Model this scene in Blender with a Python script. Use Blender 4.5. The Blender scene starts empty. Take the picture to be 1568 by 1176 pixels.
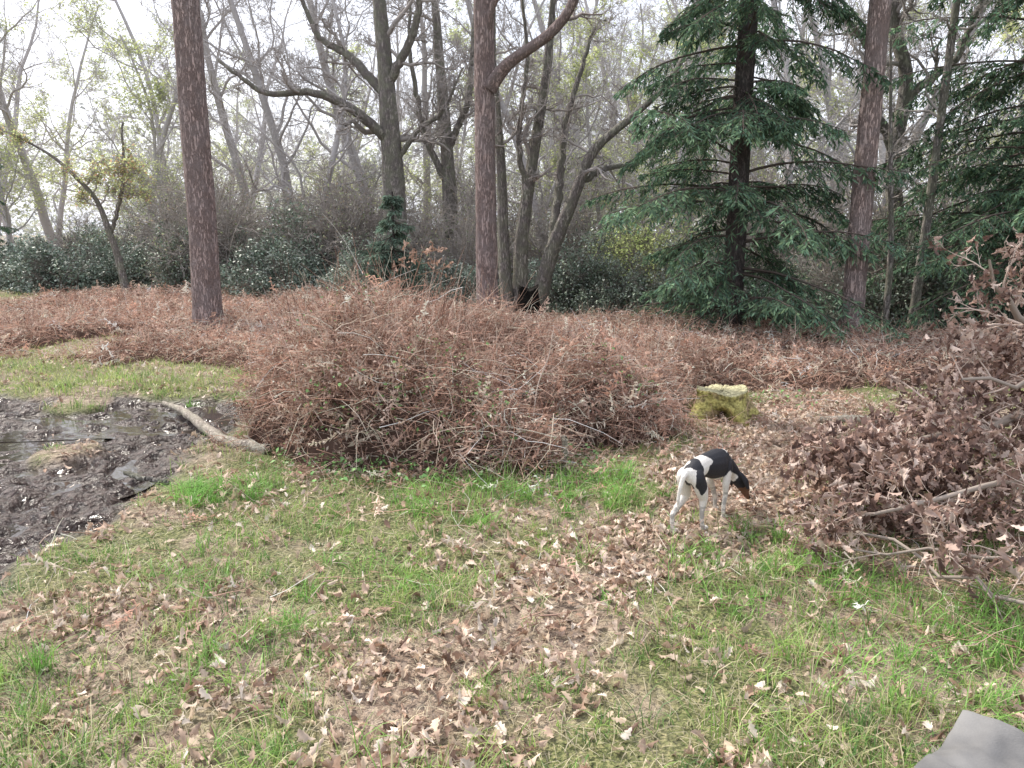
import bpy, math
import numpy as np
rng = np.random.default_rng(11)
scene = bpy.context.scene
PI = math.pi

# ------------------------------------------------------------------ helpers
_tab = np.random.default_rng(5).random((256, 256))
def vn(x, y, s, seed=0):
    x = np.asarray(x, float)/s + 13.7*seed; y = np.asarray(y, float)/s + 7.3*seed
    xi = np.floor(x).astype(int); yi = np.floor(y).astype(int)
    fx = x-xi; fy = y-yi
    fx = fx*fx*(3-2*fx); fy = fy*fy*(3-2*fy)
    a = _tab[xi % 256, yi % 256]; b = _tab[(xi+1) % 256, yi % 256]
    c = _tab[xi % 256, (yi+1) % 256]; d = _tab[(xi+1) % 256, (yi+1) % 256]
    return (a*(1-fx)+b*fx)*(1-fy)+(c*(1-fx)+d*fx)*fy
def fbm(x, y, s, seed=0):
    return (vn(x, y, s, seed)*.5+vn(x, y, s/2, seed+1)*.3+vn(x, y, s/4, seed+2)*.2)
def ss(a, b, x):
    t = np.clip((x-a)/(b-a), 0, 1); return t*t*(3-2*t)
def nrm(v):
    return v/np.maximum(np.linalg.norm(v, axis=-1, keepdims=True), 1e-9)

def mesh_obj(name, parts, mats, smooth=False, link=True):
    Vs = []; Cs = []; loops = []; starts = []; mi = []; off = 0; ls = 0
    for V, F, m, C in parts:
        V = np.asarray(V, float).reshape(-1, 3); F = np.asarray(F, int)
        if len(F) == 0: continue
        C = np.asarray(C, float)
        if C.ndim == 1: C = np.tile(C, (len(V), 1))
        Vs.append(V); Cs.append(C)
        k = F.shape[1]
        loops.append((F+off).ravel())
        starts.append(ls+np.arange(len(F))*k)
        mi.append(np.full(len(F), m)); off += len(V); ls += F.size
    V = np.concatenate(Vs); C = np.concatenate(Cs)
    loops = np.concatenate(loops); starts = np.concatenate(starts); mi = np.concatenate(mi)
    me = bpy.data.meshes.new(name)
    me.vertices.add(len(V)); me.vertices.foreach_set('co', V.astype(np.float32).ravel())
    me.loops.add(len(loops)); me.loops.foreach_set('vertex_index', loops.astype(np.int32))
    me.polygons.add(len(starts)); me.polygons.foreach_set('loop_start', starts.astype(np.int32))
    for m in mats: me.materials.append(m)
    me.polygons.foreach_set('material_index', mi.astype(np.int32))
    if smooth: me.polygons.foreach_set('use_smooth', np.ones(len(starts), bool))
    a = me.attributes.new('Col', 'FLOAT_COLOR', 'POINT')
    a.data.foreach_set('color', np.concatenate([C, np.ones((len(C), 1))], 1).astype(np.float32).ravel())
    me.update(calc_edges=True)
    if not link: return me
    ob = bpy.data.objects.new(name, me); scene.collection.objects.link(ob)
    return ob
def place(name, me, loc, rz=0, sc=1.0):
    ob = bpy.data.objects.new(name, me); scene.collection.objects.link(ob)
    ob.location = loc; ob.rotation_euler = (0, 0, rz)
    ob.scale = (sc, sc, sc) if np.isscalar(sc) else sc
    return ob

def rotm(yaw, pitch, roll):
    cy, sy, cp, sp, cr, sr = np.cos(yaw), np.sin(yaw), np.cos(pitch), np.sin(pitch), np.cos(roll), np.sin(roll)
    R = np.empty((len(yaw), 3, 3))
    R[:, 0, 0] = cy*cp; R[:, 0, 1] = cy*sp*sr-sy*cr; R[:, 0, 2] = cy*sp*cr+sy*sr
    R[:, 1, 0] = sy*cp; R[:, 1, 1] = sy*sp*sr+cy*cr; R[:, 1, 2] = sy*sp*cr-cy*sr
    R[:, 2, 0] = -sp; R[:, 2, 1] = cp*sr; R[:, 2, 2] = cp*cr
    return R
def scatter(tv, tf, R, T, S, C, m=0):
    S = np.asarray(S, float)
    if S.ndim == 1: S = S[:, None]
    L = tv[None]*S[:, None, :]
    V = np.einsum('mij,mnj->mni', R, L)+T[:, None, :]
    n = len(tv)
    F = (tf[None]+(np.arange(len(T))*n)[:, None, None]).reshape(-1, tf.shape[1])
    return (V.reshape(-1, 3), F, m, np.repeat(C, n, axis=0))
def tubes(P, R, k, m=0, col=(.2, .2, .2)):
    B, N, _ = P.shape
    T = nrm(np.gradient(P, axis=1))
    mt = nrm(T.mean(1)); ref = np.where(np.abs(mt[:, 2:3]) > .75, np.array([[1., 0.13, 0]]), np.array([[0, 0.1, 1.]]))
    U = nrm(np.cross(T, ref[:, None, :])); W = np.cross(T, U)
    an = np.arange(k)*2*PI/k
    V = P[:, :, None]+R[:, :, None, None]*(np.cos(an)[None, None, :, None]*U[:, :, None]+np.sin(an)[None, None, :, None]*W[:, :, None])
    i = np.arange(N-1)[:, None]*k; j = np.arange(k)[None]
    f = np.stack([i+j, i+(j+1) % k, i+k+(j+1) % k, i+k+j], -1).reshape(-1, 4)
    F = (f[None]+(np.arange(B)*N*k)[:, None, None]).reshape(-1, 4)
    c = np.asarray(col, float)
    if c.ndim == 2: c = np.repeat(c, N*k, axis=0)
    return (V.reshape(-1, 3), F, m, c)
def grow(start, d, length, r0, r1, N, wob, up, g):
    P = [start]; d = nrm(d)
    for i in range(N-1):
        d = nrm(d+wob*g.normal(size=d.shape)+np.array([0, 0, up]))
        P.append(P[-1]+d*(length/(N-1))[:, None])
    P = np.stack(P, 1)
    t = np.linspace(0, 1, N)[None]
    return P, r0[:, None]*(1-t)+r1[:, None]*t
def kids(P, R, Lp, n, tmin, tmax, ang, ratio, rr, g):
    B, N, _ = P.shape
    t = (g.random((B, n))*(tmax-tmin)+tmin)*(N-1)
    i = np.minimum(t.astype(int), N-2); f = (t-i)[..., None]
    bi = np.arange(B)[:, None]
    a = P[bi, i]; b = P[bi, i+1]
    pos = a*(1-f)+b*f; tan = nrm(b-a)
    rad = R[bi, i]*(1-f[..., 0])+R[bi, i+1]*f[..., 0]
    q = g.normal(size=pos.shape)
    q = nrm(q-(q*tan).sum(-1, keepdims=True)*tan)
    A = np.radians(g.uniform(ang[0], ang[1], (B, n)))[..., None]
    d = tan*np.cos(A)+q*np.sin(A)
    L = Lp[:, None]*ratio*g.uniform(.6, 1.15, (B, n))*(1-.45*t/(N-1))
    return pos.reshape(-1, 3), d.reshape(-1, 3), L.ravel(), (rad*rr).ravel()
def resample(pts, N):
    pts = np.asarray(pts, float)
    s = np.r_[0, np.cumsum(np.linalg.norm(np.diff(pts[:, :3], axis=0), axis=1))]; s /= s[-1]
    t = np.linspace(0, 1, 60); Q = np.stack([np.interp(t, s, pts[:, j]) for j in range(pts.shape[1])], 1)
    for _ in range(14): Q[1:-1] = (Q[:-2]+Q[2:])/4+Q[1:-1]/2
    return np.stack([np.interp(np.linspace(0, 1, N), t, Q[:, j]) for j in range(pts.shape[1])], 1)

def branch_levels(P, R, L, spec, g, col, m=0, minr=.005):
    parts = []
    for (n, t0, t1, ang, ratio, rr, N, wob, up, k) in spec:
        s, d, l, r = kids(P, R, L, n, t0, t1, ang, ratio, rr, g)
        r = np.maximum(r, minr)
        P, R = grow(s, d, l, r, np.maximum(r*.3, minr*.7), N, wob, up, g); L = l
        parts.append(tubes(P, R, k, m, col))
    return parts, P
def leaf_cards(P, n, size, cols, g, m=1, spread=.05):
    B, N, _ = P.shape
    bi = g.integers(0, B, n); ni = g.integers(0, N, n)
    T = P[bi, ni]+g.normal(size=(n, 3))*spread
    tv = np.array([[0, -.28, 0], [.5, -.35, .06], [1, 0, 0], [.5, .35, .06]]); tf = np.array([[0, 1, 2, 3]])
    R = rotm(g.uniform(0, 2*PI, n), g.uniform(-.8, .9, n), g.uniform(-1, 1, n))
    C = np.array(cols)[g.integers(0, len(cols), n)]*g.uniform(.7, 1.3, (n, 1))
    return scatter(tv, tf, R, T, size*g.uniform(.6, 1.3, n), C, m)

# ------------------------------------------------------------------ materials
def newmat(name):
    m = bpy.data.materials.new(name); m.use_nodes = True
    nt = m.node_tree; b = nt.nodes['Principled BSDF']
    return m, nt, b
def matte(name, transl=0.0):
    """cheap matte surface coloured per leaf / per twig"""
    m = bpy.data.materials.new(name); m.use_nodes = True; nt = m.node_tree; N = nt.nodes.new; L = nt.links.new
    nt.nodes.remove(nt.nodes['Principled BSDF'])
    at = N('ShaderNodeAttribute'); at.attribute_name = 'Col'
    d = N('ShaderNodeBsdfDiffuse'); L(at.outputs['Color'], d.inputs['Color']); out = d.outputs[0]
    if transl:
        tr = N('ShaderNodeBsdfTranslucent'); L(at.outputs['Color'], tr.inputs['Color'])
        mx = N('ShaderNodeMixShader'); mx.inputs[0].default_value = transl
        L(out, mx.inputs[1]); L(tr.outputs[0], mx.inputs[2]); out = mx.outputs[0]
    L(out, nt.nodes['Material Output'].inputs['Surface'])
    return m
def attr_mat(name, rough=.7, transl=0.0, spec=.3, nscale=20, namp=.5, bump=0):
    m, nt, b = newmat(name); N = nt.nodes.new; L = nt.links.new
    at = N('ShaderNodeAttribute'); at.attribute_name = 'Col'
    tc = N('ShaderNodeTexCoord'); no = N('ShaderNodeTexNoise'); no.inputs['Scale'].default_value = nscale; no.inputs['Detail'].default_value = 3
    L(tc.outputs['Object'], no.inputs['Vector'])
    mr = N('ShaderNodeMapRange'); mr.inputs['From Min'].default_value = .3; mr.inputs['From Max'].default_value = .7
    mr.inputs['To Min'].default_value = 1-namp; mr.inputs['To Max'].default_value = 1+namp
    L(no.outputs['Fac'], mr.inputs['Value'])
    mu = N('ShaderNodeVectorMath'); mu.operation = 'SCALE'
    L(at.outputs['Color'], mu.inputs[0]); L(mr.outputs['Result'], mu.inputs['Scale'])
    L(mu.outputs['Vector'], b.inputs['Base Color'])
    b.inputs['Roughness'].default_value = rough; b.inputs['Specular IOR Level'].default_value = spec
    if bump:
        bp = N('ShaderNodeBump'); bp.inputs['Strength'].default_value = bump; bp.inputs['Distance'].default_value = .01
        L(no.outputs['Fac'], bp.inputs['Height']); L(bp.outputs['Normal'], b.inputs['Normal'])
    if transl:
        tr = N('ShaderNodeBsdfTranslucent'); L(mu.outputs['Vector'], tr.inputs['Color'])
        mx = N('ShaderNodeMixShader'); mx.inputs[0].default_value = transl
        L(b.outputs[0], mx.inputs[1]); L(tr.outputs[0], mx.inputs[2])
        L(mx.outputs[0], nt.nodes['Material Output'].inputs['Surface'])
    return m
def bark_mat(name, c0, c1, c2, scale=9, stretch=.25, bump=.9, dist=.3):
    m, nt, b = newmat(name); N = nt.nodes.new; L = nt.links.new
    tc = N('ShaderNodeTexCoord'); mp = N('ShaderNodeMapping'); mp.inputs['Scale'].default_value = (1, 1, stretch)
    L(tc.outputs['Object'], mp.inputs['Vector'])
    n1 = N('ShaderNodeTexNoise'); n1.inputs['Scale'].default_value = scale*1.1; n1.inputs['Detail'].default_value = 6; n1.inputs['Roughness'].default_value = .65
    L(mp.outputs[0], n1.inputs['Vector'])
    av = N('ShaderNodeVectorMath'); av.operation = 'MULTIPLY_ADD'
    L(n1.outputs['Color'], av.inputs[0]); av.inputs[1].default_value = (dist,)*3; L(mp.outputs[0], av.inputs[2])
    vo = N('ShaderNodeTexVoronoi'); vo.feature = 'DISTANCE_TO_EDGE'; vo.inputs['Scale'].default_value = scale*1.6
    L(av.outputs[0], vo.inputs['Vector'])
    r1 = N('ShaderNodeValToRGB'); r1.color_ramp.elements[0].position = .0; r1.color_ramp.elements[0].color = (*c0, 1)
    r1.color_ramp.elements[1].position = .22; r1.color_ramp.elements[1].color = (*c1, 1)
    L(vo.outputs['Distance'], r1.inputs[0])
    n2 = N('ShaderNodeTexNoise'); n2.inputs['Scale'].default_value = 5; n2.inputs['Detail'].default_value = 7
    L(tc.outputs['Object'], n2.inputs['Vector'])
    r2 = N('ShaderNodeMapRange'); r2.inputs['From Min'].default_value = .4; r2.inputs['From Max'].default_value = .62; L(n2.outputs['Fac'], r2.inputs['Value'])
    mx = N('ShaderNodeMix'); mx.data_type = 'RGBA'; mx.blend_type = 'MIX'
    mul = N('ShaderNodeMath'); mul.operation = 'MULTIPLY'; mul.inputs[1].default_value = .6; L(r2.outputs[0], mul.inputs[0])
    L(mul.outputs[0], mx.inputs['Factor']); L(r1.outputs[0], mx.inputs['A']); mx.inputs['B'].default_value = (*c2, 1)
    L(mx.outputs['Result'], b.inputs['Base Color']); b.inputs['Roughness'].default_value = .9; b.inputs['Specular IOR Level'].default_value = .15
    ad = N('ShaderNodeMath'); ad.operation = 'MULTIPLY_ADD'; L(n1.outputs['Fac'], ad.inputs[0]); ad.inputs[1].default_value = .8
    cl = N('ShaderNodeMapRange'); cl.inputs['From Max'].default_value = .2; L(vo.outputs['Distance'], cl.inputs['Value']); L(cl.outputs[0], ad.inputs[2])
    bp = N('ShaderNodeBump'); bp.inputs['Strength'].default_value = bump; bp.inputs['Distance'].default_value = .02
    L(ad.outputs[0], bp.inputs['Height']); L(bp.outputs[0], b.inputs['Normal'])
    return m

M_pine = bark_mat('pine_bark', (.22, .165, .155), (.43, .33, .305), (.34, .285, .28), 12, .16)
M_oak = bark_mat('oak_bark', (.19, .17, .16), (.34, .305, .29), (.29, .30, .22), 12, .2)
M_far = matte('hazed_bark')  # far-tree bark, with distance haze painted into its colour
M_dark = bark_mat('conifer_bark', (.06, .05, .05), (.14, .115, .11), (.11, .105, .10), 14, .2)
M_twig = matte('twig_bark')
M_leaf = matte('spring_leaf', .5)
M_holly = attr_mat('holly_leaf', .45, .15, .35, 3, .3)
M_needle = matte('needle', .3)
M_brack = matte('dead_bracken', .3)
M_dead = attr_mat('dead_leaf', .6, .25, .3, 30, .25)
M_grass = attr_mat('grass_blade', .45, .4, .35, 3, .2)

# ------------------------------------------------------------------ terrain functions
def mudmask(x, y):
    e = -2.15+.6*(fbm(x, y, .9, 3)-.5)
    m = ss(0, .22, e-x)*ss(2.35, 2.9, y+.6*(vn(x, y, .6, 4)-.5))*ss(7.55, 7.2, y+.45*(vn(x, y, .8, 6)-.5))
    isl = ss(.72, .80, vn(x, y, .75, 9))
    return m*(1-isl)
def puddle(x, y):
    a = np.exp(-(((x+3.35)/1.15)**2+((y-6.55)/.62)**2)**2)
    b = np.exp(-(((x+4.3)/1.0)**2+((y-5.75)/.85)**2)**2)
    c = .5*np.exp(-(((x+2.9)/.55)**2+((y-5.1)/.6)**2)**2)
    return np.maximum(np.maximum(a, b), c)
def gh(x, y):
    h = .07*(fbm(x, y, 1.6, 1)-.5)+.03*(vn(x, y, .3, 2)-.5)
    m = mudmask(x, y)
    h = h*(1-.8*m)+m*(-.042+.07*(vn(x, y, .19, 5)-.5)+.10*(vn(x, y, .085, 8)-.5)-.045*puddle(x, y))
    far = ss(14, 40, y)
    return h+far*.3*(fbm(x, y, 9, 3)-.5)
def lump(x, y, cx, cy, rx, ry, h, p=2.4):
    q = np.abs((x-cx)/rx)**p+np.abs((y-cy)/ry)**p
    return h*np.sqrt(np.clip(1-q, 0, 1))
SX, SY = 1.80, 6.45
def brk(x, y):
    """bracken canopy height over the ground"""
    wx = x+.6*(vn(x, y, .55, 20)-.5); wy = y+.6*(vn(x, y, .5, 21)-.5)
    m = lump(wx, wy, -.82, 6.6, 1.10, 1.75, .86)
    m = np.maximum(m, lump(wx, wy, -.25, 6.8, 1.25, 1.8, .62))
    m = np.maximum(m, lump(wx, wy, .50, 7.2, .92, 1.6, .44))
    edge = 7.6+1.3*ss(-2.4, -3.4, wx)-.1*ss(1.5, 2.4, wx)
    back = 20.5-7.2*ss(-4.5, -1.5, wx)-1.6*ss(2.0, 4.5, wx)
    f = ss(0, .7, wy-edge)*ss(0, -1.2, wy-back)
    fh = .25-.04*ss(1.5, 3, wx)-.04*ss(-2.2, -4, wx)
    fh = fh*(.3+1.4*fbm(x, y, 1.2, 22))
    hole = ss(.56, .68, vn(x, y, 1.6, 31))*ss(-4.0, -5.5, wx)
    left = 1-ss(-9, -11, wx)*ss(11, 15, wy)
    m2 = m*(.52+.62*fbm(x, y, .7, 23)+.42*vn(x, y, .22, 24))
    b = np.maximum(m2, fh*f*(1-hole)*left)
    return b*ss(.42, .72, np.hypot(x-SX, (y-SY+.25)*.8))
pathpts = np.array([[-.5, 2.4], [.1, 3.0], [.7, 3.6], [1.25, 4.3], [1.6, 5], [1.95, 5.7], [2.5, 6.4], [2.9, 7.2]])
def pathd(x, y):
    d = np.full(np.shape(x), 1e9)
    for a, b in zip(pathpts[:-1], pathpts[1:]):
        ab = b-a; t = np.clip(((x-a[0])*ab[0]+(y-a[1])*ab[1])/(ab@ab), 0, 1)
        d = np.minimum(d, np.hypot(x-a[0]-t*ab[0], y-a[1]-t*ab[1]))
    return d+.35*(vn(x, y, .35, 70)-.5)-.12*ss(4, 5, y)

# ground sheet
def axis(f0, f1, step, ext):
    a = list(np.arange(f0, f1, step)); s = step; v = f1
    while v < ext: a.append(v); s *= 1.18; v += s
    s = step; v = f0-step; pre = []
    while v > -ext: pre.append(v); s *= 1.18; v -= s
    return np.array(pre[::-1]+a)
gx = axis(-6.2, 3.6, .028, 200); gy = axis(1.2, 8.2, .028, 200)
X, Y = np.meshgrid(gx, gy); Z = gh(X, Y)
ny, nx = X.shape
idx = np.arange(nx*ny).reshape(ny, nx)
F = np.stack([idx[:-1, :-1], idx[:-1, 1:], idx[1:, 1:], idx[1:, :-1]], -1).reshape(-1, 4)
mud = mudmask(X, Y)
grassy = ss(.3, .55, fbm(X, Y, .7, 40))*(1-ss(.5, .2, pathd(X, Y)))
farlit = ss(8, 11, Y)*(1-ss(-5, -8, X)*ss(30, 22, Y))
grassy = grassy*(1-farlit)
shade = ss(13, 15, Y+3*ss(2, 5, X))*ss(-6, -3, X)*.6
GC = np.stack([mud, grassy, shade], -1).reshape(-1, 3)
m, nt, b = newmat('woodland_ground'); N = nt.nodes.new; L = nt.links.new
at = N('ShaderNodeAttribute'); at.attribute_name = 'Col'; sp = N('ShaderNodeSeparateColor'); L(at.outputs['Color'], sp.inputs[0])
tc = N('ShaderNodeTexCoord')
def noise(s, d=6):
    n = N('ShaderNodeTexNoise'); n.inputs['Scale'].default_value = s; n.inputs['Detail'].default_value = d; L(tc.outputs['Object'], n.inputs['Vector']); return n
def ramp(src, stops):
    r = N('ShaderNodeValToRGB'); e = r.color_ramp.elements
    e[0].position, e[0].color = stops[0][0], (*stops[0][1], 1); e[1].position, e[1].color = stops[1][0], (*stops[1][1], 1)
    for p, c in stops[2:]:
        q = e.new(p); q.color = (*c, 1)
    L(src, r.inputs[0]); return r
n1 = noise(22); n2 = noise(70); n3 = noise(9)
vo = N('ShaderNodeTexVoronoi'); vo.inputs['Scale'].default_value = 30; L(tc.outputs['Object'], vo.inputs['Vector'])
lit = ramp(vo.outputs['Color'], [(.0, (.12, .085, .06)), (.5, (.33, .245, .185)), (1, (.5, .4, .31))])
gr = ramp(n2.outputs['Fac'], [(.3, (.05, .06, .02)), (.5, (.16, .18, .06)), (.72, (.40, .36, .18))])
md = ramp(n1.outputs['Fac'], [(.3, (.022, .014, .011)), (.7, (.10, .065, .055))])
mx = N('ShaderNodeMix'); mx.data_type = 'RGBA'
mm = N('ShaderNodeMath'); mm.operation = 'MULTIPLY_ADD'; L(n3.outputs['Fac'], mm.inputs[0]); mm.inputs[1].default_value = 1.2; mm.inputs[2].default_value = -.6
ma = N('ShaderNodeMath'); ma.operation = 'ADD'; ma.use_clamp = True; L(sp.outputs[1], ma.inputs[0]); L(mm.outputs[0], ma.inputs[1])
L(ma.outputs[0], mx.inputs['Factor']); L(lit.outputs[0], mx.inputs['A']); L(gr.outputs[0], mx.inputs['B'])
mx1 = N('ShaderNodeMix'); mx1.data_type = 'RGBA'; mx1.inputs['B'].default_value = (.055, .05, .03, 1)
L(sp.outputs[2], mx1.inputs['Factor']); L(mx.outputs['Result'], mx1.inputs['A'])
mx2 = N('ShaderNodeMix'); mx2.data_type = 'RGBA'
L(sp.outputs[0], mx2.inputs['Factor']); L(mx1.outputs['Result'], mx2.inputs['A']); L(md.outputs[0], mx2.inputs['B'])
L(mx2.outputs['Result'], b.inputs['Base Color'])
rg = N('ShaderNodeMapRange'); rg.inputs['From Min'].default_value = .42; rg.inputs['From Max'].default_value = .60; rg.inputs['To Min'].default_value = .12; rg.inputs['To Max'].default_value = .55; L(n3.outputs['Fac'], rg.inputs['Value'])
rr = N('ShaderNodeMix'); rr.data_type = 'FLOAT'; rr.inputs['A'].default_value = .9; L(sp.outputs[0], rr.inputs['Factor']); L(rg.outputs[0], rr.inputs['B']); L(rr.outputs['Result'], b.inputs['Roughness'])
b.inputs['Specular IOR Level'].default_value = .5
bp = N('ShaderNodeBump'); bp.inputs['Strength'].default_value = 1; bp.inputs['Distance'].default_value = .09; L(n1.outputs['Fac'], bp.inputs['Height'])
bp2 = N('ShaderNodeBump'); bp2.inputs['Strength'].default_value = .8; bp2.inputs['Distance'].default_value = .015; L(n2.outputs['Fac'], bp2.inputs['Height']); L(bp.outputs[0], bp2.inputs['Normal']); L(bp2.outputs[0], b.inputs['Normal'])
M_ground = m
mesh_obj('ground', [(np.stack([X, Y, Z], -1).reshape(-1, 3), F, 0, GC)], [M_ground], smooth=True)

# puddle water
m, nt, b = newmat('muddy_water'); b.inputs['Base Color'].default_value = (.05, .04, .035, 1); b.inputs['Roughness'].default_value = .03
b.inputs['IOR'].default_value = 1.5; b.inputs['Specular IOR Level'].default_value = 1.0
no = nt.nodes.new('ShaderNodeTexNoise'); no.inputs['Scale'].default_value = 14; bp = nt.nodes.new('ShaderNodeBump'); bp.inputs['Strength'].default_value = .2; bp.inputs['Distance'].default_value = .01
nt.links.new(no.outputs['Fac'], bp.inputs['Height']); nt.links.new(bp.outputs[0], b.inputs['Normal'])
M_water = m
a = np.linspace(0, 2*PI, 49)[:-1]
def disc(cx, cy, rx, ry, z):
    r = 1+.12*np.sin(3*a+cx)+.08*np.sin(5*a)
    V = np.concatenate([[[cx, cy, z]], np.stack([cx+rx*r*np.cos(a), cy+ry*r*np.sin(a), np.full(48, z)], 1)])
    F = np.array([[0, 1+i, 1+(i+1) % 48] for i in range(48)])
    return (V, F, 0, (.1, .1, .1))
mesh_obj('puddle', [disc(-3.35, 6.6, 1.3, .72, -.064)], [M_water])
mesh_obj('puddle', [disc(-4.5, 5.7, 1.1, 1.0, -.068)], [M_water])
mesh_obj('puddle', [disc(-2.95, 5.15, .6, .65, -.066)], [M_water])
mesh_obj('puddle', [disc(-2.8, 3.9, .5, .5, -.070)], [M_water])

# ------------------------------------------------------------------ grass
def blades(x, y, h, w, lean, cols, g):
    n = len(x); z = gh(x, y)-.005
    a = g.uniform(0, 2*PI, n); d = np.stack([np.cos(a), np.sin(a), 0*a], 1); sd = np.stack([-np.sin(a), np.cos(a), 0*a], 1)
    tw = g.uniform(-1, 1, n)[:, None]; sd = nrm(sd+d*tw)
    s = np.array([0, .4, .75, 1.0]); wd = np.array([1, .9, .6, .08])
    base = np.stack([x, y, z], 1)
    P = base[:, None]+s[None, :, None]*h[:, None, None]*np.array([0, 0, 1.])+(s**2)[None, :, None]*(lean*h)[:, None, None]*d[:, None]
    P[..., 2] -= (s**3)[None]*(lean**2*h*.32)[:, None]
    Lf = P-sd[:, None]*(w[:, None]*wd[None])[..., None]; Rt = P+sd[:, None]*(w[:, None]*wd[None])[..., None]
    V = np.stack([Lf, Rt], 2).reshape(n, 8, 3)
    f = np.array([[0, 1, 3, 2], [2, 3, 5, 4], [4, 5, 7, 6]])
    F = (f[None]+(np.arange(n)*8)[:, None, None]).reshape(-1, 4)
    return (V.reshape(-1, 3), F, 0, np.repeat(cols, 8, axis=0))
def leafy(x, y): return ss(.46, .66, vn(x, y, .8, 55)*.5+vn(x, y, .28, 56)*.5)
def grassdens(x, y):
    d = ss(.38, .58, fbm(x, y, .42, 50))*.95+.12
    d = d*(1-.92*ss(.4, .15, pathd(x, y)))*(1-mudmask(x, y))
    d = d*(brk(x, y) < .04)*(1-.4*leafy(x, y))
    return np.where((x > 1.4) & (y > 5), d*.4, d)
nT = 15000
y = 1.4+(rng.random(nT)**1.3)*8.5; x = (rng.random(nT)*2-1)*(.78*y+.9)
keep = rng.random(nT) < grassdens(x, y)
x, y = x[keep], y[keep]; nT = len(x)
per = 14
bx = np.repeat(x, per)+rng.normal(size=nT*per)*.03; by = np.repeat(y, per)+rng.normal(size=nT*per)*.03
th = np.repeat(rng.gamma(2.2, .45, nT)*(.4+1.2*vn(x, y, .45, 52)), per)
h = (.02+.042*np.minimum(th, 3.2))*rng.uniform(.6, 1.3, nT*per)
pal = np.array([[.22, .38, .10], [.29, .45, .11], [.13, .25, .07], [.37, .50, .15], [.40, .40, .20]])
tc_ = pal[rng.choice(5, nT, p=[.28, .24, .22, .13, .13])]
cols = np.repeat(tc_, per, axis=0)*rng.uniform(.65, 1.25, (nT*per, 1))
dry = rng.random(nT*per) < .2; cols[dry] = np.array([.62, .54, .36])*rng.uniform(.7, 1.2, (dry.sum(), 1))
gparts = [blades(bx, by, h, rng.uniform(.0013, .0026, len(bx)), rng.uniform(.1, 1.5, len(bx)), cols, rng)]
def tuft(cx, cy, n, rad, hh, col, w=.003):
    a = rng.uniform(0, 2*PI, n); r = rad*np.sqrt(rng.random(n))
    c = np.array(col)*rng.uniform(.6, 1.35, (n, 1))
    gparts.append(blades(cx+r*np.cos(a), cy+r*np.sin(a), hh*rng.uniform(.4, 1.2, n), rng.uniform(.0015, w, n), rng.uniform(.3, 1.6, n), c, rng))
for (cx, cy, n, rd, hh) in [(-1.9, 2.3, 150, .12, .17), (-1.75, 1.95, 120, .1, .13), (-2.3, 7.3, 160, .14, .2), (-2.55, 7.2, 120, .12, .17), (-1.9, 4.4, 200, .15, .15), (-1.6, 4.55, 200, .2, .14), (.1, 4.6, 260, .3, .17), (-.4, 4.35, 250, .3, .15), (.5, 4.7, 160, .25, .16),
                            (.65, 4.35, 150, .12, .15), (1.35, 3.35, 160, .18, .17), (1.6, 3.2, 160, .2, .15), (1.75, 2.8, 200, .25, .15), (1.3, 2.6, 120, .2, .12), (.95, 3.05, 100, .14, .11), (.9, 3.55, 120, .12, .13), (1.6, 2.3, 130, .2, .13), (-.6, 3.4, 110, .2, .11), (-1.1, 2.6, 110, .2, .11), (-1.5, 3.3, 110, .2, .11)]:
    tuft(cx, cy, n, rd, hh, (.23, .42, .10))
    for q in range(3):
        tuft(cx+rng.normal()*.3, cy+rng.normal()*.25, n//4, rd*.3, hh*.9, (.2, .40, .09))
n = 24000; y = 1.5+rng.random(n)**1.2*6; x = (rng.random(n)*2-1)*(.75*y+.6); k = (mudmask(x, y) < .2) & (brk(x, y) < .1); x, y = x[k], y[k]
gparts.append(blades(x, y, rng.uniform(.02, .08, len(x)), rng.uniform(.001, .002, len(x)), rng.uniform(.8, 2.6, len(x)), np.array([.66, .58, .42])*rng.uniform(.55, 1.2, (len(x), 1)), rng))
n = 26000; y = 7.3+rng.random(n)*16; x = -2.4-rng.random(n)*(.75*y); k = (brk(x, y) < .12) & (mudmask(x, y) < .3); x, y = x[k], y[k]
gparts.append(blades(x, y, rng.uniform(.04, .10, len(x)), rng.uniform(.003, .006, len(x)), rng.uniform(.2, 1.2, len(x)), np.array([.42, .47, .18])*rng.uniform(.6, 1.3, (len(x), 1)), rng))
mesh_obj('grass', gparts, [M_grass])

# ------------------------------------------------------------------ dead oak leaves
def oakleaf():
    s = np.linspace(0, 1, 9); w = np.array([.02, .12, .10, .27, .15, .33, .2, .24, .03])
    mid = np.stack([s, 0*s, -.10*(2*s-1)**2], 1)
    l = np.stack([s+.03, w, .11*w/.3+mid[:, 2]+.02*np.sin(9*s)], 1); r = np.stack([s+.03, -w, .15*w/.3+mid[:, 2]-.02*np.sin(11*s)], 1)
    V = np.concatenate([l, mid, r]); F = []
    for i in range(8): F += [[i, i+9, i+10, i+1], [i+9, i+18, i+19, i+10]]
    return V-np.array([.5, 0, 0]), np.array(F)
LV, LF = oakleaf()
LV2 = LV.copy(); LV2[:, 2] += .25*np.sin(LV[:, 0]*4)*.5+LV[:, 1]**2*1.6; LV2[:, 1] *= .75
leafpal = np.array([[.68, .54, .44], [.54, .39, .30], [.80, .70, .60], [.38, .25, .18], [.60, .47, .35], [.24, .15, .11]])
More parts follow.
